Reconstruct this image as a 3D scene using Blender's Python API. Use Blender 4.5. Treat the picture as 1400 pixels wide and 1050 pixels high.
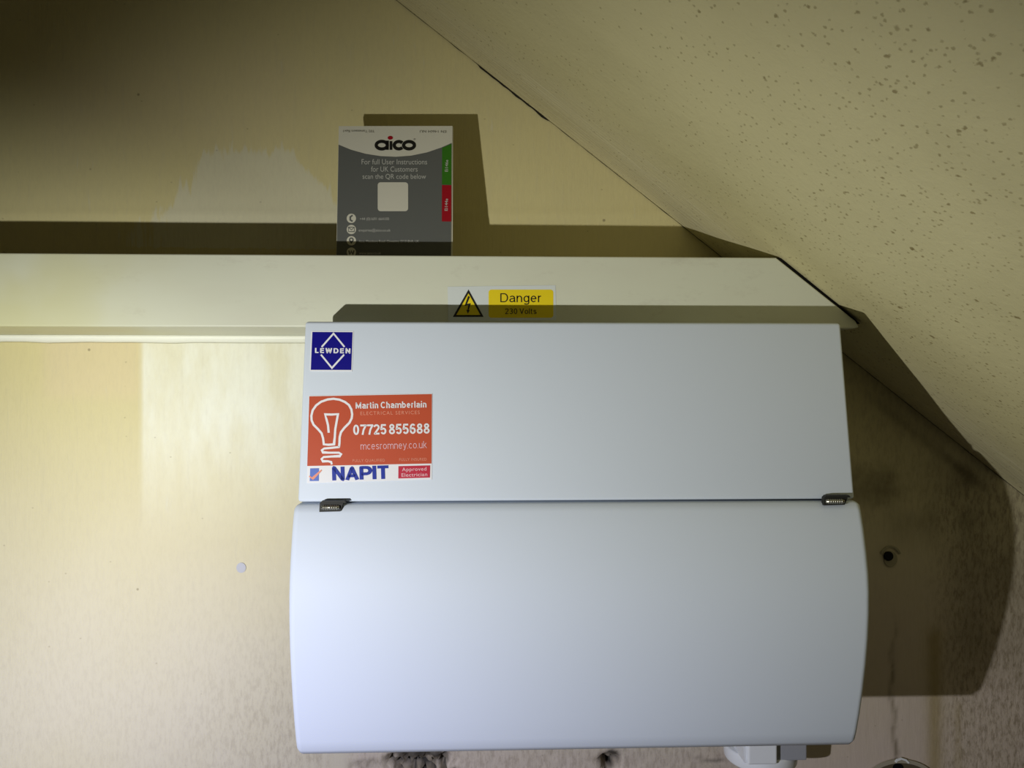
import bpy, bmesh, math, random
import numpy as np
from mathutils import Vector, noise
random.seed(4)
S = bpy.context.scene
COL = S.collection
for o in list(bpy.data.objects): bpy.data.objects.remove(o)

# ------------------------------------------------------------------ camera
F = 1011.0
YAW = math.radians(2.0)
cam = bpy.data.cameras.new('camera'); cam.sensor_width = 36; cam.lens = 36 * F / 1400; cam.clip_start = .01
camo = bpy.data.objects.new('camera', cam); COL.objects.link(camo)
camo.location = (0, 0, 0); camo.rotation_euler = (math.pi / 2, 0, -YAW)
S.camera = camo
# ------------------------------------------------------------------ world, torch, exposure
w = bpy.data.worlds.new('world'); S.world = w; w.use_nodes = True
w.node_tree.nodes['Background'].inputs[0].default_value = (.66, .62, .52, 1)
w.node_tree.nodes['Background'].inputs[1].default_value = .052
LPOS = Vector((-.320, .035, -.144))
def spot(name, power, col, az, el, size, blend, rad=.0045):
    l = bpy.data.lights.new(name, 'SPOT'); l.energy = power; l.color = col
    l.spot_size = math.radians(size); l.spot_blend = blend; l.shadow_soft_size = rad
    o = bpy.data.objects.new(name, l); COL.objects.link(o); o.location = LPOS
    a, e = math.radians(az), math.radians(el)
    d = Vector((math.sin(a) * math.cos(e), math.cos(a) * math.cos(e), math.sin(e)))
    o.rotation_euler = d.to_track_quat('-Z', 'Y').to_euler()
    return o
spot('torch_rim', 11.8, (1.0, 1.0, .94), 31, -18, 131, .73)      # wide spill of the hand torch
spot('torch_core', 8.9, (.97, 1.0, 1.0), -12, 0, 69, .95)       # middle of its beam
spot('torch_blue_tint', 4.6, (.05, .08, 1.0), 8, -42, 120, 1.0)     # blue spot added at the torch to tint the lower surfaces
S.view_settings.view_transform = 'Standard'; S.view_settings.look = 'None'
S.view_settings.gamma = 1; S.view_settings.use_curve_mapping = False
S.view_settings.exposure = 0.0

# ------------------------------------------------------------------ geometry of the place (metres, camera height = 0)
D1 = .568      # front of the boxing
DW = .671      # back wall
SL = .775; CC = .2835; CK = -.065  # stair soffit: z + SL*x = CC + CK*(DW - y)
CA, SA = math.cos(YAW), math.sin(YAW)
def ray(px, py):
    x = (px - 700) / F; z = (525 - py) / F
    return Vector((CA * x + SA, -SA * x + CA, z))
def at(px, py, Y):
    r = ray(px, py); return r * (Y / r.y)
class Plane:
    def __init__(s, p, n):
        s.p = Vector(p); s.n = Vector(n).normalized()
        if s.n.y > 0: s.n = -s.n
    def __call__(s, px, py, lift=0):
        r = ray(px, py); t = s.p.dot(s.n) / r.dot(s.n)
        return r * t + s.n * lift
def projx(x, y, z):
    dep = x * SA + y * CA
    return 700 + F * (x * CA - y * SA) / dep, 525 - F * z / dep

# ------------------------------------------------------------------ materials
def mat(name, col, rough=.5, spec=.5, metal=0):
    m = bpy.data.materials.new(name); m.use_nodes = True
    b = m.node_tree.nodes['Principled BSDF']
    b.inputs['Base Color'].default_value = (*col, 1); b.inputs['Roughness'].default_value = rough
    b.inputs['Specular IOR Level'].default_value = spec; b.inputs['Metallic'].default_value = metal
    return m
class NT:
    def __init__(s, m): s.t = m.node_tree; s.b = s.t.nodes['Principled BSDF']
    def n(s, kind, **kw):
        x = s.t.nodes.new(kind)
        for k, v in kw.items():
            if k.startswith('_'): setattr(x, k[1:], v)
            else: x.inputs[k.replace('__', ' ')].default_value = v
        return x
    def l(s, a, b): s.t.links.new(a, b)
    def coord(s, scale):
        tc = s.n('ShaderNodeTexCoord'); mp = s.n('ShaderNodeMapping'); mp.inputs['Scale'].default_value = scale
        s.l(tc.outputs['Object'], mp.inputs['Vector']); return mp.outputs['Vector']
    def noise(s, scale, sc=(1, 1, 1), detail=3, rough=.55):
        x = s.n('ShaderNodeTexNoise', Scale=scale, Detail=detail, Roughness=rough)
        s.l(s.coord(sc), x.inputs['Vector']); return x.outputs['Fac']
    def ramp(s, src, a, b, lo=0, hi=1):
        r = s.n('ShaderNodeMapRange', _interpolation_type='SMOOTHSTEP')
        for i, v in enumerate((a, b, lo, hi)): r.inputs[i + 1].default_value = v
        s.l(src, r.inputs[0]); return r.outputs[0]
    def math(s, op, a, b=None, clamp=False):
        x = s.n('ShaderNodeMath', _operation=op); x.use_clamp = clamp
        for i, v in enumerate((a, b)):
            if v is None: continue
            if isinstance(v, (int, float)): x.inputs[i].default_value = v
            else: s.l(v, x.inputs[i])
        return x.outputs[0]
    def mix(s, f, a, b):
        x = s.n('ShaderNodeMix', _data_type='RGBA')
        for sock, v in ((x.inputs[0], f), (x.inputs[6], a), (x.inputs[7], b)):
            if isinstance(v, tuple): sock.default_value = (*v, 1)
            elif isinstance(v, (int, float)): sock.default_value = v
            else: s.l(v, sock)
        return x.outputs[2]
    def attr(s, name):
        a = s.n('ShaderNodeAttribute', _attribute_name=name); sp = s.n('ShaderNodeSeparateColor')
        s.l(a.outputs['Color'], sp.inputs[0]); return sp.outputs
    def bump(s, h, strength, dist=.001):
        b = s.n('ShaderNodeBump', Strength=strength, Distance=dist); s.l(h, b.inputs['Height'])
        s.l(b.outputs[0], s.b.inputs['Normal'])
    def base(s, c): s.l(c, s.b.inputs['Base Color'])

# wall: old cream emulsion, brushed patches of newer white, mildew and damp stains
m_wall = mat('wall_paint', (.7, .64, .45), .75, .25); t = NT(m_wall)
A = t.attr('marks'); B = t.attr('marks_b'); C3 = t.attr('marks_c')       # A: patch, grime, lower(whiter)   B: dark stain, tan tint, olive drip
streak = t.noise(30, (5, 5, .55), 4); streak2 = t.noise(90, (3, 3, .35), 3); blotch = t.noise(9, (1, 1, 1), 4); fine = t.noise(160, (1, 1, .5), 3, .7)
c = t.mix(A[2], (.64, .565, .28), (.585, .535, .415))
c = t.mix(C3[2], c, (.54, .455, .40))
c = t.mix(t.ramp(blotch, .35, .7, 0, .22), c, (.56, .50, .29))
c = t.mix(t.math('MULTIPLY', B[1], t.ramp(blotch, .25, .6, .5, 1)), c, (.65, .555, .325))
pm = t.math('ADD', A[0], t.math('ADD', t.math('MULTIPLY', t.math('SUBTRACT', streak, .5), 1.1), t.math('MULTIPLY', t.math('SUBTRACT', streak2, .5), 1.5)))
pm = t.ramp(pm, .36, .66)
c = t.mix(t.math('MULTIPLY', pm, .65), c, (.66, .64, .49))
c = t.mix(t.math('MULTIPLY', C3[0], t.ramp(t.noise(26, (1.6, 1, .5), 5, .6), .3, .65, .55, .9)), c, (.80, .80, .69))
c = t.mix(t.ramp(streak2, .5, .75, 0, .10), c, (.47, .43, .34))
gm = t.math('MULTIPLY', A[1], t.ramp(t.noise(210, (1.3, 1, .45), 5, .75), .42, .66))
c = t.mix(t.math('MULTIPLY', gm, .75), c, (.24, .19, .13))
c = t.mix(t.math('MULTIPLY', B[0], t.ramp(t.noise(14, (1, 1, 1), 5, .65), .25, .7, .35, 1)), c, (.12, .095, .05))
c = t.mix(t.math('MULTIPLY', B[2], .7), c, (.30, .23, .09))
vor = t.n('ShaderNodeTexVoronoi', Scale=26.0); t.l(t.coord((1, 1, 1)), vor.inputs['Vector'])
sel = t.n('ShaderNodeSeparateColor'); t.l(vor.outputs['Color'], sel.inputs[0])
dot = t.math('MULTIPLY', t.ramp(vor.outputs['Distance'], .05, .022), t.ramp(sel.outputs[0], .62, .64))
c = t.mix(t.math('MULTIPLY', dot, .7), c, (.2, .16, .09))
for sc, lim, am in ((75., .80, .35), (14., .90, .30)):      # pin-head scuffs and chips
    vor = t.n('ShaderNodeTexVoronoi', Scale=sc); t.l(t.coord((1, 1, 1.3)), vor.inputs['Vector'])
    sel = t.n('ShaderNodeSeparateColor'); t.l(vor.outputs['Color'], sel.inputs[0])
    c = t.mix(t.math('MULTIPLY', t.math('MULTIPLY', t.ramp(vor.outputs['Distance'], .09, .04), t.ramp(sel.outputs[0], lim, lim + .02)), am), c, (.24, .19, .11))
c = t.mix(C3[1], c, (.035, .032, .026))
t.base(c)
h = t.math('ADD', t.math('MULTIPLY', streak2, .7), t.math('MULTIPLY', fine, t.math('ADD', .25, t.math('MULTIPLY', A[1], 1.4))))
t.bump(h, .35, .0012)

# soffit: plaster with brush marks along the slope and mould specks
m_ceil = mat('soffit_paint', (.66, .60, .38), .7, .25); t = NT(m_ceil)
A = t.attr('marks')     # near wall, speck density, grey band
st = t.noise(24, (.8, 14, .8), 3); bl = t.noise(7, (1, 1, 1), 4); fi = t.noise(300, (1, 1, 1), 3, .7)
c = t.mix(t.ramp(bl, .35, .7, 0, .5), (.67, .61, .335), (.60, .545, .295))
c = t.mix(t.math('MULTIPLY', A[0], .5), c, (.58, .53, .37))
c = t.mix(t.math('MULTIPLY', t.ramp(t.noise(5, (1, 2, 1), 4), .45, .7), .35), c, (.52, .47, .25))
c = t.mix(t.math('MULTIPLY', A[2], .85), c, (.06, .05, .03))
c = t.mix(t.math('MULTIPLY', t.ramp(st, .5, .7), t.math('ADD', .02, t.math('MULTIPLY', A[0], .7))), c, (.68, .63, .42))
for sc, thr, rr, am in ((330., .60, (.36, .14), .5), (170., .72, (.24, .08), .7), (80., .85, (.16, .06), .8)):
    vor = t.n('ShaderNodeTexVoronoi', Scale=sc); 
    mp = t.coord((1, .8, 1)); wn = t.n('ShaderNodeTexNoise', Scale=sc * 2.2, Detail=2.0); t.l(mp, wn.inputs['Vector'])
    vm = t.n('ShaderNodeVectorMath', _operation='MULTIPLY_ADD'); t.l(wn.outputs['Color'], vm.inputs[0]); vm.inputs[1].default_value = (.5 / sc,) * 3; t.l(mp, vm.inputs[2])
    t.l(vm.outputs[0], vor.inputs['Vector'])
    sel = t.n('ShaderNodeSeparateColor'); t.l(vor.outputs['Color'], sel.inputs[0])
    dens = t.math('ADD', t.math('MULTIPLY', A[1], .30), t.math('MULTIPLY', t.math('SUBTRACT', t.noise(11, (1, 1, 1), 2), .5), .5))
    on = t.ramp(t.math('ADD', sel.outputs[0], dens), thr + .27, thr + .31)
    dot = t.math('MULTIPLY', t.ramp(vor.outputs['Distance'], rr[0], rr[1]), on)
    c = t.mix(t.math('MULTIPLY', dot, am), c, (.21, .155, .05))
t.base(c)
t.bump(t.math('ADD', t.math('MULTIPLY', t.math('MULTIPLY', st, 1.6), t.math('ADD', .08, A[0])), t.math('ADD', t.math('MULTIPLY', fi, .5), t.math('MULTIPLY', t.noise(45, (1, 1, 1), 4), 1.2))), .5, .0012)

m_box = mat('boxing_gloss', (.70, .70, .58), .42, .4); t = NT(m_box)
c = t.mix(t.ramp(t.noise(10, (1, 1, 3), 4), .4, .7, 0, .35), (.66, .67, .54), (.62, .61, .49))
sm = t.ramp(t.noise(26, (1, 1, 2.2), 6, .75), .56, .72, 0, .28)
c = t.mix(sm, c, (.45, .42, .33))
sx_ = t.n('ShaderNodeSeparateXYZ'); t.l(t.coord((1, 1, 1)), sx_.inputs[0])
yel = t.math('MULTIPLY', t.ramp(t.math('MULTIPLY', sx_.outputs[0], -1), .18, .36, 0, .95), t.ramp(t.noise(14, (1, 1, 1), 3), .3, .65, .4, 1))
c = t.mix(yel, c, (.60, .58, .33))
t.base(c); t.bump(t.noise(60, (.4, 1, 2), 3), .12, .0008)

m_unit = mat('white_powder_coat', (.625, .685, .78), .55, .22); t = NT(m_unit)
t.bump(t.noise(900, (1, 1, 1), 2), .05, .0003)
m_gap = mat('dark_inside', (.05, .05, .05), .7, .2)
m_steel = mat('hinge_steel', (.42, .41, .36), .35, .5, .9)
m_recess_shade = mat('hinge_recess_shade', (.022, .022, .02), .6, .25, 0)  # near-black plate colour stands in for shade inside the hinge recess
m_pvc = mat('white_plastic', (.74, .77, .80), .35, .5)
m_pvc_grey = mat('grey_plastic', (.30, .31, .34), .45, .4)
m_white = mat('print_white', (.80, .80, .84), .4, .4)
m_clear = mat('label_film', (.66, .70, .69), .3, .5)
m_blue = mat('print_blue', (.004, .002, .22), .35, .4)
m_navy = mat('print_navy', (.01, .03, .33), .4, .4)
m_orange = mat('print_orange', (.50, .075, .028), .45, .35)
m_orange_lt = mat('print_light_orange', (.80, .30, .20), .45, .35)
m_crimson = mat('print_crimson', (.50, .02, .05), .45, .35)
m_pink = mat('print_pale_pink', (.80, .50, .55), .45, .35)
m_yellow = mat('print_yellow', (.80, .62, .01), .4, .4)
m_black = mat('print_black', (.012, .011, .01), .4, .4)
m_bw = mat('tick_blue', (.10, .17, .55), .4, .4)
m_paper = mat('leaflet_paper', (.62, .60, .50), .6, .3)
m_lgrey = mat('leaflet_grey', (.115, .12, .112), .5, .35)
m_ltext = mat('leaflet_text', (.48, .48, .44), .5, .3)
m_ltext_dk = mat('leaflet_small_print', (.22, .21, .17), .5, .3)
m_green = mat('leaflet_green', (.035, .17, .01), .5, .3)
m_red = mat('leaflet_red', (.33, .003, .012), .5, .3)
m_hole = mat('hole_black', (.004, .004, .006), .6, .2)
m_plug = mat('grey_plug', (.34, .31, .22), .6, .3)
m_fill = mat('grey_filler', (.44, .44, .47), .6, .3)
m_rub = mat('broken_plaster', (.30, .26, .19), .9, .1); t = NT(m_rub)
t.base(t.mix(t.ramp(t.noise(140, (1, 1, 1), 4), .42, .6), (.07, .06, .05), (.42, .37, .29))); t.bump(t.noise(200, (1, 1, 1), 3), .6, .001)
m_floor = mat('floorboards', (.25, .2, .15), .8); t = NT(m_floor)
t.base(t.mix(t.noise(8, (1, 6, 1)), (.2, .15, .1), (.33, .27, .2)))
m_caulk = mat('caulk', (.86, .86, .74), .45, .4)

# ------------------------------------------------------------------ helpers
def link(name, me, m, parent=None):
    o = bpy.data.objects.new(name, me); COL.objects.link(o)
    if m: me.materials.append(m)
    if parent is not None:
        o.parent = parent; o.matrix_parent_inverse = parent.matrix_basis.inverted()
    return o
def from_bm(name, bm, m, parent=None, smooth=False, recalc=True):
    if recalc: bmesh.ops.recalc_face_normals(bm, faces=bm.faces)
    me = bpy.data.meshes.new(name); bm.to_mesh(me); bm.free()
    if smooth:
        for p in me.polygons: p.use_smooth = True
    return link(name, me, m, parent)
def empty(name, loc, label, cat, group=None):
    o = bpy.data.objects.new(name, None); COL.objects.link(o); o.location = loc; o.empty_display_size = .02
    o['label'] = label; o['category'] = cat
    if group: o['group'] = group
    return o
def box(bm, x0, x1, y0, y1, z0, z1):
    v = [bm.verts.new((x, y, z)) for x in (x0, x1) for y in (y0, y1) for z in (z0, z1)]
    for f in ((0, 1, 3, 2), (4, 6, 7, 5), (0, 4, 5, 1), (2, 3, 7, 6), (0, 2, 6, 4), (1, 5, 7, 3)): bm.faces.new([v[i] for i in f])
def prism(bm, prof, x0, x1):
    """closed (y,z) outline swept along x"""
    a = [bm.verts.new((x0, y, z)) for y, z in prof]; b = [bm.verts.new((x1, y, z)) for y, z in prof]
    bm.faces.new(a); bm.faces.new(b[::-1])
    for i in range(len(prof)):
        j = (i + 1) % len(prof); bm.faces.new((a[i], b[i], b[j], a[j]))
def bevel(bm, wd, seg=3, ang=30):
    bmesh.ops.recalc_face_normals(bm, faces=bm.faces)
    es = [e for e in bm.edges if len(e.link_faces) == 2 and e.calc_face_angle(0) > math.radians(ang)]
    bmesh.ops.bevel(bm, geom=es, offset=wd, segments=seg, profile=.5, affect='EDGES', clamp_overlap=True)
def cyl(bm, c, r, depth, axis='X', n=20, r2=None):
    r2 = r if r2 is None else r2; c = Vector(c); A_, B_ = [], []
    for i in range(n):
        a = 2 * math.pi * i / n; u, v = math.cos(a), math.sin(a)
        def p(rr, d): return c + (Vector((d, u * rr, v * rr)) if axis == 'X' else Vector((u * rr, d, v * rr)) if axis == 'Y' else Vector((u * rr, v * rr, d)))
        A_.append(bm.verts.new(p(r, -depth / 2))); B_.append(bm.verts.new(p(r2, depth / 2)))
    bm.faces.new(A_); bm.faces.new(B_[::-1])
    for i in range(n):
        j = (i + 1) % n; bm.faces.new((A_[i], A_[j], B_[j], B_[i]))
def slab(bm, poly, pl, lift, th):
    """flat piece: outline in the frame's coordinates laid on plane pl, th thick"""
    if th <= 0:
        bm.faces.new([bm.verts.new(pl(x, y, lift)) for x, y in poly]); return
    a = [bm.verts.new(pl(x, y, lift + th)) for x, y in poly]; b = [bm.verts.new(pl(x, y, lift)) for x, y in poly]
    bm.faces.new(a); bm.faces.new(b[::-1])
    for i in range(len(poly)):
        j = (i + 1) % len(poly); bm.faces.new((a[i], b[i], b[j], a[j]))
def decal(name, polys, pl, lift, m, parent, th=0):
    bm = bmesh.new()
    for p in polys: slab(bm, p, pl, lift, th)
    return from_bm(name, bm, m, parent, recalc=th > 0)
def stroke(pts, wd, closed=False):
    """ribbon polygons along a polyline"""
    n = len(pts); L_, R_ = [], []
    for i in range(n):
        if closed: a, b = pts[i - 1], pts[(i + 1) % n]
        else: a, b = pts[max(0, i - 1)], pts[min(n - 1, i + 1)]
        def un(p, q):
            d = (q[0] - p[0], q[1] - p[1]); l = math.hypot(*d) or 1; return (d[0] / l, d[1] / l)
        d = un(a, b); k = 1
        if (closed or 0 < i < n - 1):
            e = un(a, pts[i]); k = 1 / max(.45, abs(e[0] * d[0] + e[1] * d[1]))
        nx, ny = -d[1] * wd / 2 * k, d[0] * wd / 2 * k
        L_.append((pts[i][0] + nx, pts[i][1] + ny)); R_.append((pts[i][0] - nx, pts[i][1] - ny))
    rng = range(n) if closed else range(n - 1)
    return [[L_[i], L_[(i + 1) % n], R_[(i + 1) % n], R_[i]] for i in rng]
def circ(cx, cy, rx, ry=None, n=28, a0=0, a1=360):
    ry = ry or rx; full = abs(a1 - a0) >= 360; k = n if full else n + 1
    return [(cx + rx * math.cos(math.radians(a0 + (a1 - a0) * i / n)), cy + ry * math.sin(math.radians(a0 + (a1 - a0) * i / n))) for i in range(k)]
def rrect(x0, y0, x1, y1, r, n=6):
    p = []
    for cx, cy, a in ((x1 - r, y0 + r, -90), (x1 - r, y1 - r, 0), (x0 + r, y1 - r, 90), (x0 + r, y0 + r, 180)):
        p += [(cx + r * math.cos(math.radians(a + 90 * i / n)), cy + r * math.sin(math.radians(a + 90 * i / n))) for i in range(n + 1)]
    return p
def text_mesh(body, off=0, space=1.0):
    cu = bpy.data.curves.new('t', 'FONT'); cu.body = body; cu.size = 1; cu.offset = off; cu.space_character = space; cu.resolution_u = 4
    o = bpy.data.objects.new('t', cu); COL.objects.link(o)
    me = bpy.data.meshes.new_from_object(o)
    bpy.data.objects.remove(o); bpy.data.curves.remove(cu)
    return me
_H = text_mesh('H'); CAP = max(v.co.y for v in _H.vertices)
def lettering(items, pl, lift, m, parent, name='lettering'):
    """items: (text, (x0,y0), (x1,y1), cap height[, weight[, spacing]]) - baseline ends in frame coordinates"""
    for it in items:
        bm = bmesh.new()
        body, p0, p1, h = it[:4]; off = it[4] if len(it) > 4 else 0; sp = it[5] if len(it) > 5 else 1
        me = text_mesh(body, off, sp); xs = [v.co.x for v in me.vertices]; a, b = min(xs), max(xs)
        dx, dy = p1[0] - p0[0], p1[1] - p0[1]; L = math.hypot(dx, dy); ux, uy = dx / L, dy / L; vx, vy = uy, -ux
        cap = CAP + 2 * off
        vs = []
        for v in me.vertices:
            s = (v.co.x - a) / (b - a) * L; q = (v.co.y + off) / cap * h
            vs.append(bm.verts.new(pl(p0[0] + ux * s + vx * q, p0[1] + uy * s + vy * q, lift)))
        for p in me.polygons:
            try: bm.faces.new([vs[i] for i in p.vertices])
            except ValueError: pass
        bpy.data.meshes.remove(me)
        from_bm(name, bm, m, parent, recalc=False)

def arc(cx, cy, rx, ry, a0, a1, n=9):
    return [(cx + rx * math.cos(math.radians(a0 + (a1 - a0) * i / n)), cy + ry * math.sin(math.radians(a0 + (a1 - a0) * i / n))) for i in range(n + 1)]
def glyph(ch, s):
    """plain grotesque letters as centre lines, capital height 1; returns strokes and width"""
    H, X, b = 1 - s, .73 - s, s; m = (X + b) / 2; ry = m - b
    bowl = lambda cx, rx: arc(cx, m, rx, ry, 0, 360, 20)
    g = {
     'D': ([[(s, b), (s, H), (.36, H)] + arc(.36, .5, .36 - s, .5 - s, 90, -90, 14) + [(s, b)]], .72),
     'M': ([[(s, 0), (s, H), (.42, .12), (.84 - s, H), (.84 - s, 0)]], .84),
     'C': ([arc(.37, .5, .37 - s, .5 - s, 42, 318, 20)], .70),
     'N': ([[(s, 0), (s, 1 - s * .4), (.7 - s, s * .4), (.7 - s, 1)]], .70),
     'A': ([[(s * .6, 0), (.35, 1 - s), (.7 - s * .6, 0)], [(.14, .30), (.56, .30)]], .70),
     'P': ([[(s, 0), (s, H), (.38, H)] + arc(.38, (H + .42) / 2, .26 - s * .3, (H - .42) / 2, 90, -90, 10) + [(s, .42)]], .66),
     'I': ([[(s, 0), (s, 1)]], 2 * s),
     'T': ([[(0, H), (.62, H)], [(.31, H), (.31, 0)]], .62),
     'L': ([[(s, 1), (s, b), (.52, b)]], .52),
     'E': ([[(.56, H), (s, H), (s, b), (.56, b)], [(s, .52), (.52, .52)]], .56),
     'W': ([[(s * .7, 1), (.24, s * .6), (.46, 1 - s), (.68, s * .6), (.92 - s * .7, 1)]], .92),
     'V': ([[(s * .6, 1), (.33, s), (.66 - s * .6, 1)]], .66),
     'a': ([arc(.26, X - .15, .19, .15, 165, 15, 8) + [(.47, .5), (.47, .12), (.53, .01)], [(.47, .43), (.30, .40)] + arc(.21, .20 + s * .3, .21 - s, .20 - s * .7, 100, 280, 10) + [(.38, .10), (.47, .24)]], .54),
     'b': ([[(s, 0), (s, 1)], bowl(.28, .28 - s)], .56), 'd': ([[(.54 - s, 0), (.54 - s, 1)], bowl(.27, .27 - s)], .54),
     'c': ([arc(.27, m, .27 - s, ry, 45, 315, 16)], .50),
     'e': ([[(s + .01, m + .02), (.54 - s, m + .02)] + arc(.27, m, .27 - s, ry, 5, 318, 18)], .55),
     'g': ([bowl(.27, .27 - s), [(.54 - s, .73), (.54 - s, -.06)] + arc(.27, -.06, .27 - s, .19 - s * .5, 0, -150, 10)], .54),
     'h': ([[(s, 0), (s, 1)], [(s, .42)] + arc(.27, .45, .25 - s, X - .45, 180, 0, 10) + [(.52 - s, 0)]], .52),
     'i': ([[(s, 0), (s, .73)], [(s, .86), (s, 1)]], 2 * s), 'l': ([[(s, 0), (s, 1)]], 2 * s),
     'k': ([[(s, 0), (s, 1)], [(.46 - s * .4, .73), (s, .27)], [(.19, .43), (.50 - s * .4, 0)]], .50),
     'm': ([[(s, 0), (s, .73)], [(s, .45)] + arc(.24, .47, .22 - s * .6, X - .47, 180, 0, 8) + [(.46 - s * .6, 0)], [(.46 - s * .6, .45)] + arc(.66, .47, .20 - s * .2, X - .47, 180, 0, 8) + [(.86 - s * .4, 0)]], .88),
     'n': ([[(s, 0), (s, .73)], [(s, .42)] + arc(.27, .45, .25 - s, X - .45, 180, 0, 10) + [(.52 - s, 0)]], .52),
     'o': ([bowl(.28, .28 - s)], .56),
     'r': ([[(s, 0), (s, .73)], [(s, .42)] + arc(.26, .45, .26 - s, X - .45, 180, 80, 6)], .32),
     's': ([arc(.25, X - .155, .19, .155, 25, 250, 9)[:-1] + [(.27, m)] + arc(.25, b + .155, .20, .155, 70, -160, 9)], .50),
     't': ([[(.13, .93), (.13, .14)] + arc(.25, .14, .12, .14 - s, 180, 290, 5), [(0, X), (.28, X)]], .30),
     'u': ([[(s, .73), (s, .26)] + arc(.26, .26, .26 - s, .26 - s, 180, 360, 10), [(.52 - s, .73), (.52 - s, 0)]], .52),
     'y': ([[(s * .5, .73), (.26, .04)], [(.52 - s * .5, .73), (.22, -.12), (.05, -.22 + s * .2)]], .52),
     '.': ([[(s, 0), (s, 2 * s)]], 2 * s),
     '0': ([arc(.28, .5, .28 - s, .5 - s, 0, 360, 22)], .56),
     '2': ([arc(.28, .70, .26 - s * .6, .30 - s, 170, -25, 10) + [(s + .02, b), (.55, b)]], .56),
     '3': ([arc(.27, .74, .22 - s * .3, .26 - s, 150, -80, 9) + [(.2, .53)], [(.2, .53)] + arc(.27, .28, .27 - s, .28 - s * .6, 80, -150, 11)], .56),
     '5': ([[(.51, H), (.13, H), (.07, .50)] + arc(.27, .33, .28 - s, .33 - s, 128, -155, 14)], .56),
     '6': ([arc(.28, .32, .28 - s, .32 - s, 0, 360, 18), [(s, .32), (s + .01, .55)] + arc(.29, .58, .29 - s, .42 - s, 165, 40, 8)], .56),
     '7': ([[(.02, H), (.54, H), (.33, .5), (.22, 0)]], .54),
     '8': ([arc(.28, .28, .28 - s, .28 - s, 0, 360, 18), arc(.28, .755, .24 - s, .245 - s, 0, 360, 16)], .56)}
    return g[ch]
def pen_stroke(pts, wt, closed=False):
    """ribbon with mitred joints at the sharp corners"""
    n = len(pts); out = []; hw = wt / 2
    seg = [(pts[i], pts[(i + 1) % n]) for i in range(n if closed else n - 1)]
    for a, b in seg:
        l = math.dist(a, b) or 1; nx, ny = -(b[1] - a[1]) / l * hw, (b[0] - a[0]) / l * hw
        out.append([(a[0] + nx, a[1] + ny), (b[0] + nx, b[1] + ny), (b[0] - nx, b[1] - ny), (a[0] - nx, a[1] - ny)])
    for i in range(len(seg) if closed else len(seg) - 1):
        (a, b), (c_, d) = seg[i], seg[(i + 1) % len(seg)]
        l1, l2 = math.dist(a, b) or 1, math.dist(c_, d) or 1
        u = ((b[0] - a[0]) / l1, (b[1] - a[1]) / l1); v = ((d[0] - c_[0]) / l2, (d[1] - c_[1]) / l2)
        cr = u[0] * v[1] - u[1] * v[0]
        if abs(cr) < 1e-4: continue
        sg = -1 if cr > 0 else 1
        n1 = (-u[1] * sg * hw, u[0] * sg * hw); n2 = (-v[1] * sg * hw, v[0] * sg * hw)
        mx, my = n1[0] + n2[0], n1[1] + n2[1]; ml = math.hypot(mx, my) or 1e-9
        tl_ = min(hw * hw * 2 / ml, hw * 1.15)
        out.append([b, (b[0] + n1[0], b[1] + n1[1]), (b[0] + mx / ml * tl_, b[1] + my / ml * tl_), (b[0] + n2[0], b[1] + n2[1])])
    return out
def signwriting(body, p0, p1, h, wt, pl, lift, m, parent, gap=.13, word=.24, name='lettering'):
    """sans letters; p0, p1 = baseline ends, h = capital height, wt = stroke width / h"""
    s = wt / 2; pen = 0; polys = []
    for ch in body:
        if ch == ' ': pen += word; continue
        st, wd = glyph(ch, s)
        for l in st:
            closed = len(l) > 8 and math.dist(l[0], l[-1]) < 1e-6
            polys += pen_stroke([(x + pen, y) for x, y in (l[:-1] if closed else l)], wt, closed)
        pen += wd + gap
    pen -= gap
    dx, dy = p1[0] - p0[0], p1[1] - p0[1]; L = math.hypot(dx, dy); ux, uy = dx / L, dy / L
    return decal(name, [[(p0[0] + ux * x / pen * L + uy * y * h, p0[1] + uy * x / pen * L - ux * y * h) for x, y in p] for p in polys], pl, lift, m, parent)

# ------------------------------------------------------------------ back wall
def axis_lines(a, b, fa, fb, step, coarse):
    l = list(np.arange(a, fa, coarse)) + list(np.arange(fa, fb, step)) + list(np.arange(fb, b + 1e-6, coarse)); return np.array(sorted(set(np.round(l, 5))))
def sstep(x, a, b):
    t_ = np.clip((x - a) / (b - a), 0, 1); return t_ * t_ * (3 - 2 * t_)
rngn = np.random.RandomState(3)
def vnoise(X, Z, s, seed=0):
    r = np.random.RandomState(seed); g = r.rand(256, 256); x = X * s + 500.3; z = Z * s + 500.7
    xi = np.floor(x).astype(int); zi = np.floor(z).astype(int); fx = x - xi; fz = z - zi; fx = fx * fx * (3 - 2 * fx); fz = fz * fz * (3 - 2 * fz)
    def G(i, j): return g[i % 256, j % 256]
    return (G(xi, zi) * (1 - fx) + G(xi + 1, zi) * fx) * (1 - fz) + (G(xi, zi + 1) * (1 - fx) + G(xi + 1, zi + 1) * fx) * fz
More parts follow.
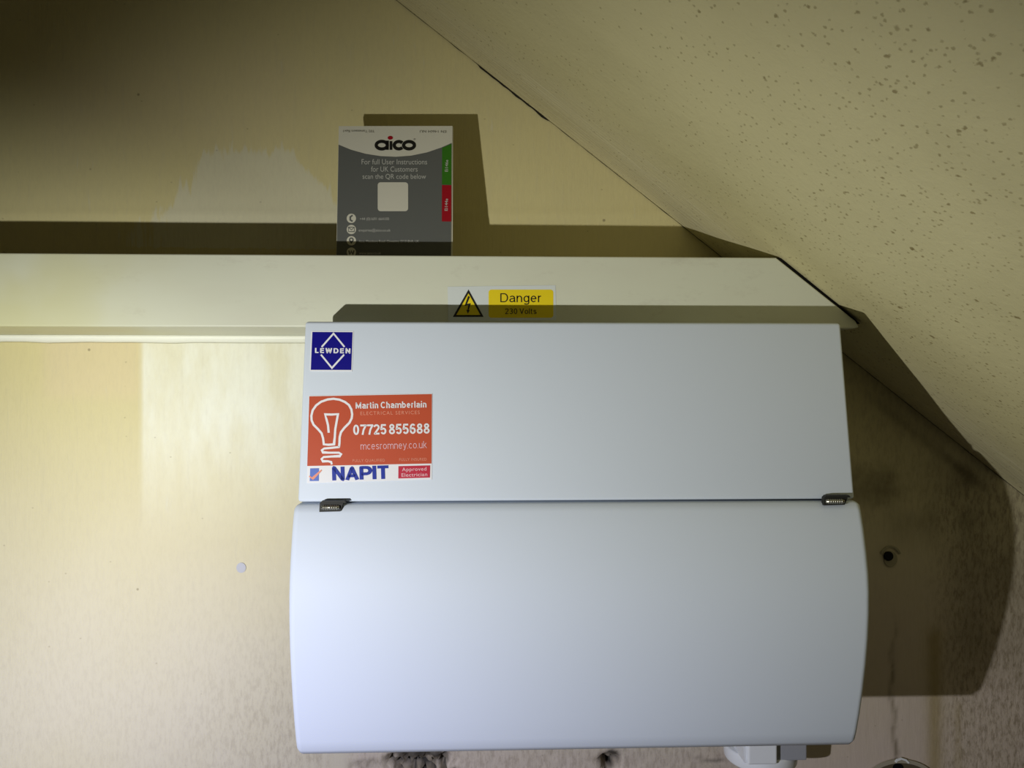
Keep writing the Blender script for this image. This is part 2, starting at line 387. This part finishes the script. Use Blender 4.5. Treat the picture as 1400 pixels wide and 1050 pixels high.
def grid_mesh(name, U, V, P, m, cols):
    nu, nv = len(U), len(V)
    me = bpy.data.meshes.new(name)
    me.vertices.add(nu * nv); me.vertices.foreach_set('co', P.reshape(-1).astype(np.float32))
    i = np.arange((nu - 1) * (nv - 1)); a = (i // (nv - 1)) * nv + i % (nv - 1)
    q = np.stack([a, a + nv, a + nv + 1, a + 1], 1).reshape(-1).astype(np.int32)
    me.loops.add(len(q)); me.polygons.add(len(i))
    me.loops.foreach_set('vertex_index', q); me.polygons.foreach_set('loop_start', (np.arange(len(i)) * 4).astype(np.int32))
    me.update(calc_edges=True)
    me.polygons.foreach_set('use_smooth', [True] * len(i))
    for nm, C in cols.items():
        at_ = me.color_attributes.new(nm, 'FLOAT_COLOR', 'POINT')
        at_.data.foreach_set('color', np.concatenate([C, np.ones((*C.shape[:2], 1))], 2).reshape(-1).astype(np.float32))
    return link(name, me, m)
xs = axis_lines(-1.3, 1.5, -.50, .56, .003, .06); zs = axis_lines(-1.3, 1.3, -.42, .40, .003, .06)
X, Z = np.meshgrid(xs, zs, indexing='ij')
dep = X * SA + DW * CA; PX = 700 + F * (X * CA - DW * SA) / dep; PY = 525 - F * Z / dep
def rbox(x0, x1, y0, y1, s=12, PX=PX, PY=PY): return sstep(PX, x0 - s, x0 + s) * (1 - sstep(PX, x1 - s, x1 + s)) * sstep(PY, y0 - s, y0 + s) * (1 - sstep(PY, y1 - s, y1 + s))
# brushed newer white paint
top_edge = np.interp(PX, [90, 190, 265, 275, 400, 412, 455, 475], [300, 265, 232, 198, 200, 216, 262, 300])
patch = sstep(PY, top_edge - 14, top_edge + np.interp(PX, [200, 290], [75, 26])) * sstep(PX, 90, 300) * (1 - sstep(PX, 455, 475)) * (PY < 340)
patch2 = sstep(PX, 190, 198) * (1 - sstep(PX, 560, 700)) * sstep(PY, 440, 446) * (1 - sstep(PY, 520, 760)) * 1.1
lower = np.clip(sstep(PY, 380, 980), 0, 1) * .95 + .05 * sstep(PX, 0, 500)
tan = rbox(60, 192, 445, 545, 14) + .5 * rbox(60, 420, 60, 200, 60)
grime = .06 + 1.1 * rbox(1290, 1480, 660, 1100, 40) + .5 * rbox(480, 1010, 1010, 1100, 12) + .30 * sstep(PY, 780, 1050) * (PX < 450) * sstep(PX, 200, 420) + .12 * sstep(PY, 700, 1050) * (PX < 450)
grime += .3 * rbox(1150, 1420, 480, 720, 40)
dark = .7 * rbox(1150, 1228, 640, 686, 18) + .5 * rbox(1300, 1420, 640, 930, 35) + .5 * rbox(1215, 1330, 600, 740, 40) * vnoise(X, Z, 60, 31) + .2 * rbox(1180, 1400, 480, 700, 60)
crackx = 1222 + 3 * np.sin(PY / 31.) + 2 * np.sin(PY / 9.)
dark += .9 * np.exp(-((PX - crackx) / 3.0) ** 2) * sstep(PY, 820, 900) * (vnoise(X, Z, 260, 5) * .8 + .4)
olive = np.exp(-((PX - 1278) / 11.) ** 2) * sstep(PY, 845, 875) + .5 * np.exp(-((PX - 1310) / 5.) ** 2) * sstep(PY, 950, 970)
# faint dirt bands that run with the soffit
dl = (PY - (SL * (PX - 540)))
dark += .55 * np.exp(-((dl - 42) / 9.) ** 2) * sstep(PX, 1160, 1230) * (1 - sstep(PX, 1330, 1380))
# broken plaster under the unit, by its cable entries
def hole(cx, cy, rx, ry): 
    d = np.sqrt(((PX - cx) / rx) ** 2 + ((PY - cy) / ry) ** 2) + (vnoise(X, Z, 190, 9) - .5) * .7
    return 1 - sstep(d, .6, 1.05)
hm = np.maximum(hole(572, 1048, 46, 24), hole(832, 1040, 15, 17)); hm = np.maximum(hm, hole(600, 1062, 60, 12))
hm = np.maximum(hm, .3 * hole(505, 1050, 26, 12))
crumb = vnoise(X, Z, 330, 2)
Y = DW + (vnoise(X, Z, 9, 1) - .5) * .0012 + (vnoise(X, Z, 45, 6) - .5) * .0003
Y = Y + hm * (.012 + .020 * (crumb - .45)) + rbox(480, 1010, 1033, 1100, 6) * (vnoise(X, Z, 260, 11) - .5) * .0016
dark += np.clip(hm * (1.1 - crumb * .9), 0, 1)
blk = np.clip(hm * 1.3 - .15, 0, 1) * sstep(crumb + .25 * vnoise(X, Z, 700, 21), .45, .66)
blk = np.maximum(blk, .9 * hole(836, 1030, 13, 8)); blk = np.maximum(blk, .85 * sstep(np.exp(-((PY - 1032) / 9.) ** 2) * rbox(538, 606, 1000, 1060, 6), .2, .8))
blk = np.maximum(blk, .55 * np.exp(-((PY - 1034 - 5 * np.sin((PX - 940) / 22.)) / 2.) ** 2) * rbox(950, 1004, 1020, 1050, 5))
pinkish = sstep(PX, 900, 1150) * sstep(PY, 640, 940) * .95 + .55 * rbox(480, 1010, 1020, 1120, 15)
Y += np.exp(-((PX - crackx) / 2.2) ** 2) * sstep(PY, 830, 900) * .0008
# the plaster ledge line just above the boxing
Y -= .0006 * np.exp(-((PY - 292) / 5.) ** 2) * (PX < 950)
cl = lambda a: np.clip(a, 0, 1)
wall = grid_mesh('wall_back', xs, zs, np.stack([X, Y, Z], 2), m_wall,
                 {'marks': cl(np.stack([patch, grime, lower], 2)), 'marks_b': cl(np.stack([dark, tan, olive], 2)), 'marks_c': cl(np.stack([patch2, blk, pinkish], 2))})
wall['kind'] = 'structure'; wall['label'] = 'cream painted plaster back wall with brush marks and damp stains'

# ------------------------------------------------------------------ sloping soffit
us = axis_lines(-1.2, 1.6, -.30, .62, .005, .05)           # x along the slope
ys = np.concatenate([np.arange(-.6, .10, .05), np.arange(.10, .60, .006), np.arange(.60, DW - .0035, .0025), [DW - .0016]])
U, V = np.meshgrid(us, ys, indexing='ij')
Zc = CC - SL * U + CK * (DW - V)
edge = V > DW - .0018
pxj = projx(U, DW, CC - SL * U)[0]
gapw = .0002 + .0016 * rbox(650, 748, -2000, 3000, 8, pxj, pxj) * vnoise(U, V * 0, 120, 4) + .0005 * vnoise(U, V * 0, 160, 8)
Vv = np.where(edge, DW - gapw, V)
near = 1 - sstep(DW - V, .02, .13)
nrm = np.array([-SL, 0, -1]) / math.hypot(SL, 1)
bulge = .0016 * (vnoise(U, V, 10, 12) - .5) + .0010 * np.exp(-((DW - V - .045) / .02) ** 2) + (vnoise(U, V, 40, 3) - .5) * .0003
bulge = bulge * sstep(DW - V, 0, .02)
P = np.stack([U + nrm[0] * bulge, Vv, Zc + nrm[2] * bulge], 2)
dpc = U * SA + V * CA; cpx = 700 + F * (U * CA - V * SA) / dpc
speck = cl(sstep(cpx, 750, 1250) * (1 - near * .7))
ceil = grid_mesh('ceiling', us, ys, P, m_ceil, {'marks': cl(np.stack([near, speck, near * 0], 2))})
sol = ceil.modifiers.new('thickness', 'SOLIDIFY'); sol.thickness = .02; sol.offset = 1
ceil['kind'] = 'structure'; ceil['label'] = 'sloping cream plaster underside of the stairs, speckled with brown mould'

bm = bmesh.new(); box(bm, -1.3, 1.5, -.7, DW - .002, -1.33, -1.3); fl = from_bm('floor', bm, m_floor); fl['kind'] = 'structure'
fl['label'] = 'bare timber floor of the cupboard'

# the open joint where soffit meets wall
pwj = Plane((0, DW - .0012, 0), (0, -1, 0)); up_, dn_ = [], []
for i in range(260):
    px = 520 + i * 3.5; py = SL * (px - 540) * 1.0
    # exact joint line
    lo_, hi_ = -60., 760.
    for _ in range(30):
        md = (lo_ + hi_) / 2; p_ = pwj(px, md)
        if p_.z > CC - SL * p_.x: lo_ = md
        else: hi_ = md
    k_ = 1 if 655 < px < 748 else 0
    wd_ = .8 + .7 * noise.noise(Vector((px * .06, 3, 0))) + k_ * (1.9 + 1.6 * noise.noise(Vector((px * .09, 8, 0))))
    wd_ = max(.35, wd_); up_.append((px, lo_ - .3)); dn_.append((px, lo_ + wd_))
decal('joint_crack', [[up_[i], up_[i + 1], dn_[i + 1], dn_[i]] for i in range(259)], pwj, 0, mat('crack_black', (.03, .026, .018), .9, .1), ceil)['label'] = 'thin dark open crack between soffit and wall'

# small marks that belong to the wall
def wall_disc(name, cx, cy, rpx, m, th, label, ry=None, n=24, parent=wall):
    pl = Plane((0, DW, 0), (0, -1, 0)); o = decal(name, [circ(cx, cy, rpx, ry, n)], pl, .0004, m, parent, th); o['label'] = label; return o
wall_disc('filler_spot', 330, 776, 6.5, m_fill, .0003, 'round grey filled screw hole in the cream wall', 7)

# screw by the right-hand side of the unit
PW = Plane((0, DW, 0), (0, -1, 0))
sc = empty('wall_screw', at(1215, 760, DW), 'black screw head in a grey plug on stained wall right of the fuse box', 'screw')
decal('plug_rim', stroke(circ(1217, 764, 14, 17, 20, 205, 335), 2.6), PW, .0008, m_plug, sc, .0006)
decal('plug', [circ(1217, 764, 9.0, 10.5, 26)], PW, .0006, m_plug, sc, .0006)
bm = bmesh.new(); cyl(bm, at(1215, 760.5, DW - .0022), .0040, .0022, 'Y', 22, .0046); bevel(bm, .0005, 2, 40)
from_bm('screw_head', bm, m_hole, sc)

# round dark disc with a rim at the lower edge of the picture
ce = empty('dark_disc', at(1228, 1085, DW), 'round dark disc with raised rim, low on the wall at bottom right', 'cable entry')  # plain dark disc with a rim; the cable entry category is only a guess
ce0 = at(1228, 1092, DW - .002)
decal('disc_face', [circ(1230, 1086, 52, 44, 48)], PW, .0010, mat('disc_brown', (.10, .08, .05), .8, .2), ce, .0006)
decal('rim', stroke(circ(1230, 1086, 55, 47, 56), 5, True), PW, .0008, mat('disc_rim', (.34, .31, .24), .7, .3), ce, .0016)
decal('clip', stroke([(1222, 1040), (1224, 1037), (1230, 1035), (1236, 1037), (1240, 1041)], 2.4), PW, .0022, m_pvc, ce, .0012)
decal('disc_spot', [circ(1226, 1048, 7, 6, 20)], PW, .0018, m_hole, ce, .0006)

# ------------------------------------------------------------------ boxing
zt = at(700, 350, D1).z; zb = at(417, 447, D1).z - .0002
G = .0045      # scribing gap to the soffit, across x
bx = empty('pipe_boxing', (0, D1 + .04, zb), 'long white painted boxing across the wall, its right end cut to the stair slope', 'boxing')
def endx(z): return (CC + CK * (DW - D1) - z) / SL - G
prof = [(-1.3, zb), (endx(zb) - .010, zb), (endx(zb) - .0055, zb + .0012), (endx(zb + .006) - .0005, zb + .006), (endx(zt), zt), (-1.3, zt)]
bm = bmesh.new()
fr = [bm.verts.new((x, D1, z)) for x, z in prof]; bk = [bm.verts.new((x, DW - .0015, z)) for x, z in prof]
bm.faces.new(fr); bm.faces.new(bk[::-1])
for i in range(len(prof)):
    j = (i + 1) % len(prof); bm.faces.new((fr[i], bk[i], bk[j], fr[j]))
bevel(bm, .0012, 3, 40)
from_bm('casing', bm, m_box, bx)
bm = bmesh.new(); gp = [(endx(zb + .005) + .0002, zb + .004), (endx(zb + .005) + G * .55, zb + .004), (endx(zt) + G * .8, zt - .0005), (endx(zt) + .0002, zt - .0005)]  # solid black filler added to stand for shade in the scribing gap
a_ = [bm.verts.new((x, D1 + .0015, z)) for x, z in gp]; b_ = [bm.verts.new((x, DW - .01, z)) for x, z in gp]
bm.faces.new(a_); bm.faces.new(b_[::-1])
for i in range(4): bm.faces.new((a_[i], b_[i], b_[(i + 1) % 4], a_[(i + 1) % 4]))
from_bm('end_gap_shade', bm, m_hole, bx)['label'] = 'black strip standing in for the shade in the gap at the sloping end of the boxing'
bm = bmesh.new(); n = 60; prev = None
for i in range(n + 1):
    x = -1.25 + (1.25 - .15) * i / n; r = .0066 + .0012 * noise.noise(Vector((x * 30, 0, 0)))
    ring = [bm.verts.new((x, DW - .0004 - r * math.cos(a), zb - .0001 - r * math.sin(a))) for a in (0, .5, 1.05, math.pi / 2)] + [bm.verts.new((x, DW - .0004, zb - .0001))]
    if prev:
        for k in range(5): bm.faces.new((prev[k], prev[(k + 1) % 5], ring[(k + 1) % 5], ring[k]))
    prev = ring
from_bm('caulk_bead', bm, m_caulk, bx, True)['label'] = 'glossy white bead of caulk under the boxing'

# danger label on the boxing face
PB = Plane((0, D1, 0), (0, -1, 0))
dg = decal('warning_label', [[(612, 392), (759.5, 390), (760.5, 437.5), (613, 440)]], PB, .0001, m_clear, bx, .0002); dg['label'] = 'self adhesive warning label with black triangle and yellow panel'
tri = [(640.5, 398.5), (659, 432), (621.5, 432)]
decal('triangle', [tri], PB, .0004, m_yellow, dg)['label'] = 'yellow warning triangle'
decal('triangle_border', stroke([(640.5, 398.5), (659, 432), (621.5, 432)], 2.6, True), PB, .0005, m_black, dg)
decal('lightning_bolt', [[(640, 404.5), (642.6, 406), (638.6, 415.5), (643.8, 414.5), (640.8, 424), (642.6, 423.6), (639.6, 429), (637.4, 423.2), (639.0, 423.8), (640.6, 417), (635.2, 418.3)]], PB, .0005, m_black, dg)
decal('yellow_panel', [rrect(668, 396, 756.5, 434.5, 4)], PB, .0004, m_yellow, dg)
signwriting('Danger', (684, 413.3), (740, 413.3), 12.2, .105, PB, .0006, m_black, dg)
signwriting('230 Volts', (690.5, 429.3), (733.5, 429.3), 7.6, .12, PB, .0006, m_black, dg)

# ------------------------------------------------------------------ consumer unit
KU = .9516
xl = at(417, 440, .548 * KU).x; xr = xl + .400 * KU
DT, DS, DB = .5215, .5265 * KU, .5445
zt_u = at(786, 440.5, DT).z; zs_u = at(790, 684.5, DS).z
cu = empty('fuse_box', ((xl + xr) / 2, DW - .002, at(790, 1025, .53).z), 'wide white metal fuse box with a hinged bulging lower flap under the boxing', 'fuse box')
bm = bmesh.new(); prism(bm, [(DT, zt_u), (DS, zs_u), (DB, zs_u), (DB, zt_u)], xl, xr); bevel(bm, .0022, 4, 40)
from_bm('front_cover', bm, m_unit, cu, True)
bm = bmesh.new(); box(bm, xl + .018, xr - .034, DB - .0005, DW - .002, -.246, zt_u - .012); bevel(bm, .002, 2)
from_bm('body', bm, m_unit, cu)
# lid
rows = [(686.5, .5275), (690, .5235), (700, .5212), (725, .5172), (760, .5130), (790, .5103), (815, .5092), (845, .5093), (880, .5108), (915, .5136), (950, .5175), (985, .5225), (1010, .5270), (1022, .5300), (1026, .5345)]
lp = [(d * KU, -(r - 525) / F * d * KU) for r, d in rows]
lp = [(d, z) for d, z in lp]
lpz_top = zs_u - .0012
sh = lpz_top - lp[0][1]
lidp = [(d, z + sh * max(0, 1 - i / 5)) for i, (d, z) in enumerate(lp)]
prof = lidp + [(DB, lidp[-1][1] + .002), (DB, lidp[0][1])]
bm = bmesh.new(); prism(bm, prof, xl - .0022, xr + .0030)
bmesh.ops.recalc_face_normals(bm, faces=bm.faces)
side = [e for e in bm.edges if e.calc_face_angle(0) > math.radians(50)]
side = [e for e in side if min(e.verts[0].co.y, e.verts[1].co.y) < .53]
bmesh.ops.bevel(bm, geom=side, offset=.0045, segments=5, profile=.5, affect='EDGES', clamp_overlap=True)
lid = from_bm('lid', bm, m_unit, cu, True); lid['label'] = 'bulging lift up flap over the breakers'
# hinges: two knuckles bridging the seam
def hinge(x0, x1, y0, y1):
    d = .5215 * KU
    a = at(x0, y0, d); b = at(x1, y1, d)
    bm = bmesh.new(); v = [at(x0, y0 + 3, d - .0006), at(x1 + 6, y0 + 2.6, d - .0006), at(x1 + 4, y0 - .3, d - .0006), at(x0 + 3, y0, d - .0006)]
    lo = [at(x0 - .5, y1, d - .001), at(x1 - 2, y1 - .8, d - .001), at(x1 + 2, y0 + 3, d - .001), at(x0, y0 + 3, d - .001)]
    for q in (v, lo):
        f_ = [bm.verts.new(p) for p in q]; g_ = [bm.verts.new(p + Vector((0, .004, 0))) for p in q]
        bm.faces.new(f_); bm.faces.new(g_[::-1])
        for i in range(4): bm.faces.new((f_[i], g_[i], g_[(i + 1) % 4], f_[(i + 1) % 4]))
    h = from_bm('hinge', bm, m_recess_shade, cu); h['label'] = 'small hinge in the seam of the fuse box, its plate coloured dark as recess shade'
    bm = bmesh.new(); mid = (y0 + y1) / 2 + 1.2
    c0 = at((x0 + x1) / 2 - .5, mid, d - .0018)
    L = (b.x - a.x) * .82
    cyl(bm, c0, .0013, L, 'X', 14)
    for k in range(7): cyl(bm, c0 + Vector((L * (-.36 + .12 * k), 0, 0)), .0016, L * .06, 'X', 14)
    from_bm('hinge_pin', bm, m_steel, h, True)['label'] = 'bright steel hinge pin'
hinge(437, 467, 685, 700); hinge(1127, 1157, 677.5, 691)

# stickers on the front cover
PC = Plane((0, DT, zt_u), (0, -1, (DT - DS) / (zt_u - zs_u)))
tst = Vector((0, DS - DT, zs_u - zt_u))
assert abs(PC.n.dot(tst)) < 1e-6
lo = decal('maker_badge', [[(425.5, 452.5), (483.5, 453), (481.5, 508), (423.8, 507.5)]], PC, .0001, m_white, cu, .0002); lo['label'] = 'square blue badge with a white diamond and white capitals'
decal('badge_field', [[(427.2, 454), (482.2, 454.3), (480.4, 506), (425.0, 505.8)]], PC, .0004, m_blue, lo)
decal('diamond', stroke([(440.0, 474.6), (456.2, 456.2), (471.2, 474.6)], 2.3) + stroke([(439, 485), (454, 503.3), (470.6, 485)], 2.3), PC, .0005, m_white, lo)
signwriting('LEWDEN', (430.8, 482.8), (479.2, 483.4), 6.9, .21, PC, .0005, m_white, lo, .22)
bsx = decal('contractor_sticker', [[(422.5, 541), (591.2, 538), (590.6, 655.5), (420, 660.5)]], PC, .0001, m_white, cu, .0002); bsx['label'] = 'orange electrician sticker with a white bulb drawing, phone number and white strip below'
decal('orange_panel', [[(423, 542), (590.6, 538.8), (590, 633.8), (420.2, 637.2)]], PC, .0004, m_orange, bsx)
q = lambda pts: [(410 + x * 190 / 1400, 530 + y * 140 / 1032) for x, y in pts]
bulb = q([(395, 600), (400, 560), (402, 500), (415, 450), (450, 405), (500, 355), (523, 310), (528, 270), (520, 220), (495, 175), (455, 145), (400, 122), (340, 113), (280, 120), (215, 143), (165, 180), (130, 230), (117, 285), (120, 330), (140, 375), (185, 420), (220, 460), (235, 510), (243, 572), (290, 576), (345, 572), (353, 500), (358, 420), (372, 340), (385, 268), (320, 272), (255, 270), (270, 320), (285, 380), (292, 455)])
base = q([(402, 598), (330, 606), (245, 614), (222, 632), (232, 652), (290, 656), (395, 656), (418, 672), (405, 690), (320, 694), (240, 700), (220, 720), (232, 742), (285, 742), (318, 750), (322, 775)])
decal('bulb_drawing', stroke(bulb, 3.0) + stroke(base, 2.8), PC, .0005, m_white, bsx)['label'] = 'white line drawing of a light bulb'
signwriting('Martin Chamberlain', (486.5, 558.9), (583.2, 557.2), 8.8, .17, PC, .0006, m_white, bsx)
signwriting('07725 855688', (483.2, 594.8), (587.6, 592.8), 14, .175, PC, .0006, m_white, bsx, .09, .14)
signwriting('mcesromney.co.uk', (493.3, 614.8), (583.5, 612.6), 9.6, .085, PC, .0006, m_pink, bsx)
lettering([('ELECTRICAL SERVICES', (493, 567.6), (574, 566.2), 4.6, 0, 1.2), ('FULLY QUALIFIED', (482.5, 631.6), (526.5, 631), 3.6, 0, 1.1), ('FULLY INSURED', (546, 630.2), (583.5, 629.6), 3.6, 0, 1.1)], PC, .0006, m_orange_lt, bsx)
signwriting('NAPIT', (454.5, 657), (531.5, 654.7), 18.4, .215, PC, .0006, m_navy, bsx, .07)
decal('tick_box', [[(424.3, 640.5), (436.3, 640.2), (436, 657.6), (423.6, 657.8)]], PC, .0005, m_bw, bsx)
decal('tick', stroke([(423.0, 651), (427.5, 654.5), (439.8, 642.8)], 1.8), PC, .0006, m_orange_lt, bsx)
decal('crimson_panel', [[(544.8, 637.4), (588.2, 636.3), (587.8, 653), (544.6, 654.2)]], PC, .0005, m_crimson, bsx)
lettering([('Approved', (549.8, 644.4), (583.2, 643.3), 4.9, .006, 1.08), ('Electrician', (549.2, 652), (584.3, 650.9), 4.9, .006, 1.05)], PC, .0006, m_pink, bsx)

# conduit fitting below the unit
gx = at(1052, 1030, .58)
gl = empty('conduit_fitting', (gx.x, .63, at(1050, 1050, .60).z), 'white plastic conduit fitting under the right end of the fuse box', 'conduit fitting')
zg = at(1050, 1045, .600).z; ZB = -.2462
x0 = at(1008, 1035, .603).x; x1 = at(1063, 1035, .600).x; x2 = at(1098, 1035, .618).x
bm = bmesh.new()
cyl(bm, ((x0 + x2) / 2, .6345, zg - .0055), (x2 - x0) / 2 - .0005, .012, 'Z', 48, (x2 - x0) / 2 + .0002)
bevel(bm, .0015, 2, 40); from_bm('collar', bm, m_pvc, gl, True)
bm = bmesh.new(); box(bm, x0 + .008, x1, .600, .655, zg - .0005, ZB); bevel(bm, .0016, 3); from_bm('socket', bm, m_pvc, gl)
bm = bmesh.new(); pr = [(x0 + .0005, ZB), (x0 + .0085, ZB), (x0 + .0085, zg), (x0 + .006, zg)]
a_ = [bm.verts.new((x, .603, z)) for x, z in pr]; b_ = [bm.verts.new((x, .650, z)) for x, z in pr]
bm.faces.new(a_); bm.faces.new(b_[::-1])
for i in range(4): bm.faces.new((a_[i], b_[i], b_[(i + 1) % 4], a_[(i + 1) % 4]))
from_bm('flange', bm, m_pvc, gl)
bm = bmesh.new(); box(bm, x1 + .0003, x2 - .002, .606, .655, zg - .0005, ZB); bevel(bm, .001, 2); from_bm('side_block', bm, m_pvc_grey, gl)['label'] = 'grey block beside the white socket'

# ------------------------------------------------------------------ leaflet on the boxing
YT, YB_ = .6285, .6085
tl = at(463, 173, YT); b0 = at(460, 345, YB_)
nl = Vector((0, -1, (YT - YB_) / (tl.z - b0.z)))
nl.y, nl.z = -1, (YT - YB_) / (tl.z - b0.z)
PL = Plane(tl, nl)
# where the leaflet meets the top of the boxing
yb = None
for k in range(3500, 4200):
    p = PL(540, k / 10)
    if p.z <= zt + .0004: yb = k / 10; break
def cor(x, y): return (x, y)
sx = lambda y, a, b: a + (b - a) * (y - 173) / (347 - 173)
Lx = lambda y: sx(y, 463.2, 459.8); Rx = lambda y: sx(y, 618.6, 617.2)
lf = empty('leaflet', PL(540, yb), 'grey and white instruction booklet standing on the boxing against the wall', 'booklet')
bm = bmesh.new()
slab(bm, [(Lx(173) + .4, 173.2), (Rx(173) + .6, 173), (Rx(yb) + 1.6, yb), (Lx(yb) + .6, yb)], PL, -.0030, .0026)
from_bm('pages', bm, m_paper, lf)
bm = bmesh.new(); slab(bm, [(Lx(172) + 8, 169.5), (Rx(172) - 4, 170.5), (Rx(yb) - 2, yb), (Lx(yb) + 5, yb)], PL, -.0052, .0014)
from_bm('back_sheet', bm, m_paper, lf)
cv = decal('front_cover', [[(Lx(172.5), 172.5), (Rx(172.5), 172.3), (Rx(yb) - .3, yb), (Lx(yb), yb)]], PL, -.0003, m_paper, lf, .0004)
arc = [(Lx(0) + 0, 0)]
AR = [(463, 198), (480, 205), (500, 210.5), (520, 213.6), (541, 214.6), (562, 213), (584, 208.5), (603, 202), (617.6, 195.5)]
decal('grey_panel', [AR[:5] + [(541, yb), (Lx(yb) + .5, yb)], AR[4:] + [(616.6, yb), (541, yb)]], PL, .00025, m_lgrey, lf)
decal('green_tab', [[(604.5, 202.5), (617.4, 196.8), (617.2, 253), (604.3, 252.6)]], PL, .0004, m_green, lf)
decal('red_tab', [[(604.3, 253.2), (617.2, 253.4), (617.0, 303.2), (604.1, 303)]], PL, .0004, m_red, lf)
lettering([('Ei146e', (612.4, 235), (613, 219), 4.2, .01), ('Ei144e', (612, 288.5), (612.6, 272), 4.2, .01)], PL, .0005, m_ltext, lf)
decal('code_patch', [rrect(516.5, 249.5, 558, 289, 4)], PL, .0004, m_paper, lf)['label'] = 'white rounded square on the grey panel'
lettering([('For full User Instructions', (494.5, 225), (584, 225), 7, .0), ('for UK Customers', (507.5, 235), (571, 235), 7, 0), ('scan the QR code below', (495.8, 244.8), (582.5, 244.8), 6.6, 0)], PL, .0005, m_ltext, lf)
lettering([('+44 (0)1691 664100', (492, 301.3), (532, 301.3), 3.6), ('enquiries@aico.co.uk', (490.5, 316.8), (534, 316.8), 3.6), ('Aico, Maesbury Road, Oswestry, SY10 8NR, UK', (490.5, 332), (573, 332), 3.6), ('www.aico.co.uk', (491, 348), (521, 348), 3.4)], PL, .0005, m_ltext, lf)
lettering([('T02 Tamessers Rev1', (512, 178.2), (469.5, 178.0), 3.2), ('EN 14604 NU', (610, 178.8), (574, 178.4), 3.2)], PL, .0005, m_ltext_dk, lf)
for cy in (298.8, 314, 329.4, 345): decal('icon_disc', [circ(480.5, cy, 6.4)], PL, .0004, m_paper, lf)
decal('icon_mark', stroke([(482.2, 294.6), (479, 297), (479, 301), (482.2, 303)], 2.2) + stroke([(476.5, 311), (484.6, 311), (484.6, 317), (476.5, 317)], .9, True) + stroke([(476.5, 311), (480.5, 314.6), (484.6, 311)], .9)
      + stroke(circ(480.5, 328.2, 2.4, 2.4, 14), 1.8, True) + [[(477.8, 329.6), (483.2, 329.6), (480.5, 334)]] + stroke([(476.8, 342.6), (478.6, 348), (480.5, 343.6), (482.4, 348), (484.2, 342.6)], 1.7), PL, .0005, m_lgrey, lf)
lg = stroke(circ(522, 198.8, 7.6, 5.2, 30), 4.4, True) + [[(527.6, 192.6), (531.6, 192.6), (531.6, 205.2), (527.6, 205.2)]]
lg += [[(532.7, 193.2), (536.4, 193.2), (536.4, 205.2), (532.7, 205.2)]]
lg += stroke(circ(545.2, 198.9, 6.2, 5.0, 24, 40, 320), 4.4) + stroke(circ(559.2, 198.9, 7.4, 5.0, 30), 4.4, True)
decal('logo', lg, PL, .0004, m_black, lf)['label'] = 'thick black rounded letters'
decal('logo_dot', [circ(533.6, 188.8, 3.6, 2.6, 20)], PL, .0005, m_red, lf)
decal('logo_mark', stroke(circ(566.8, 190.6, 1.0, 1.0, 10), .5, True), PL, .0004, m_ltext_dk, lf)
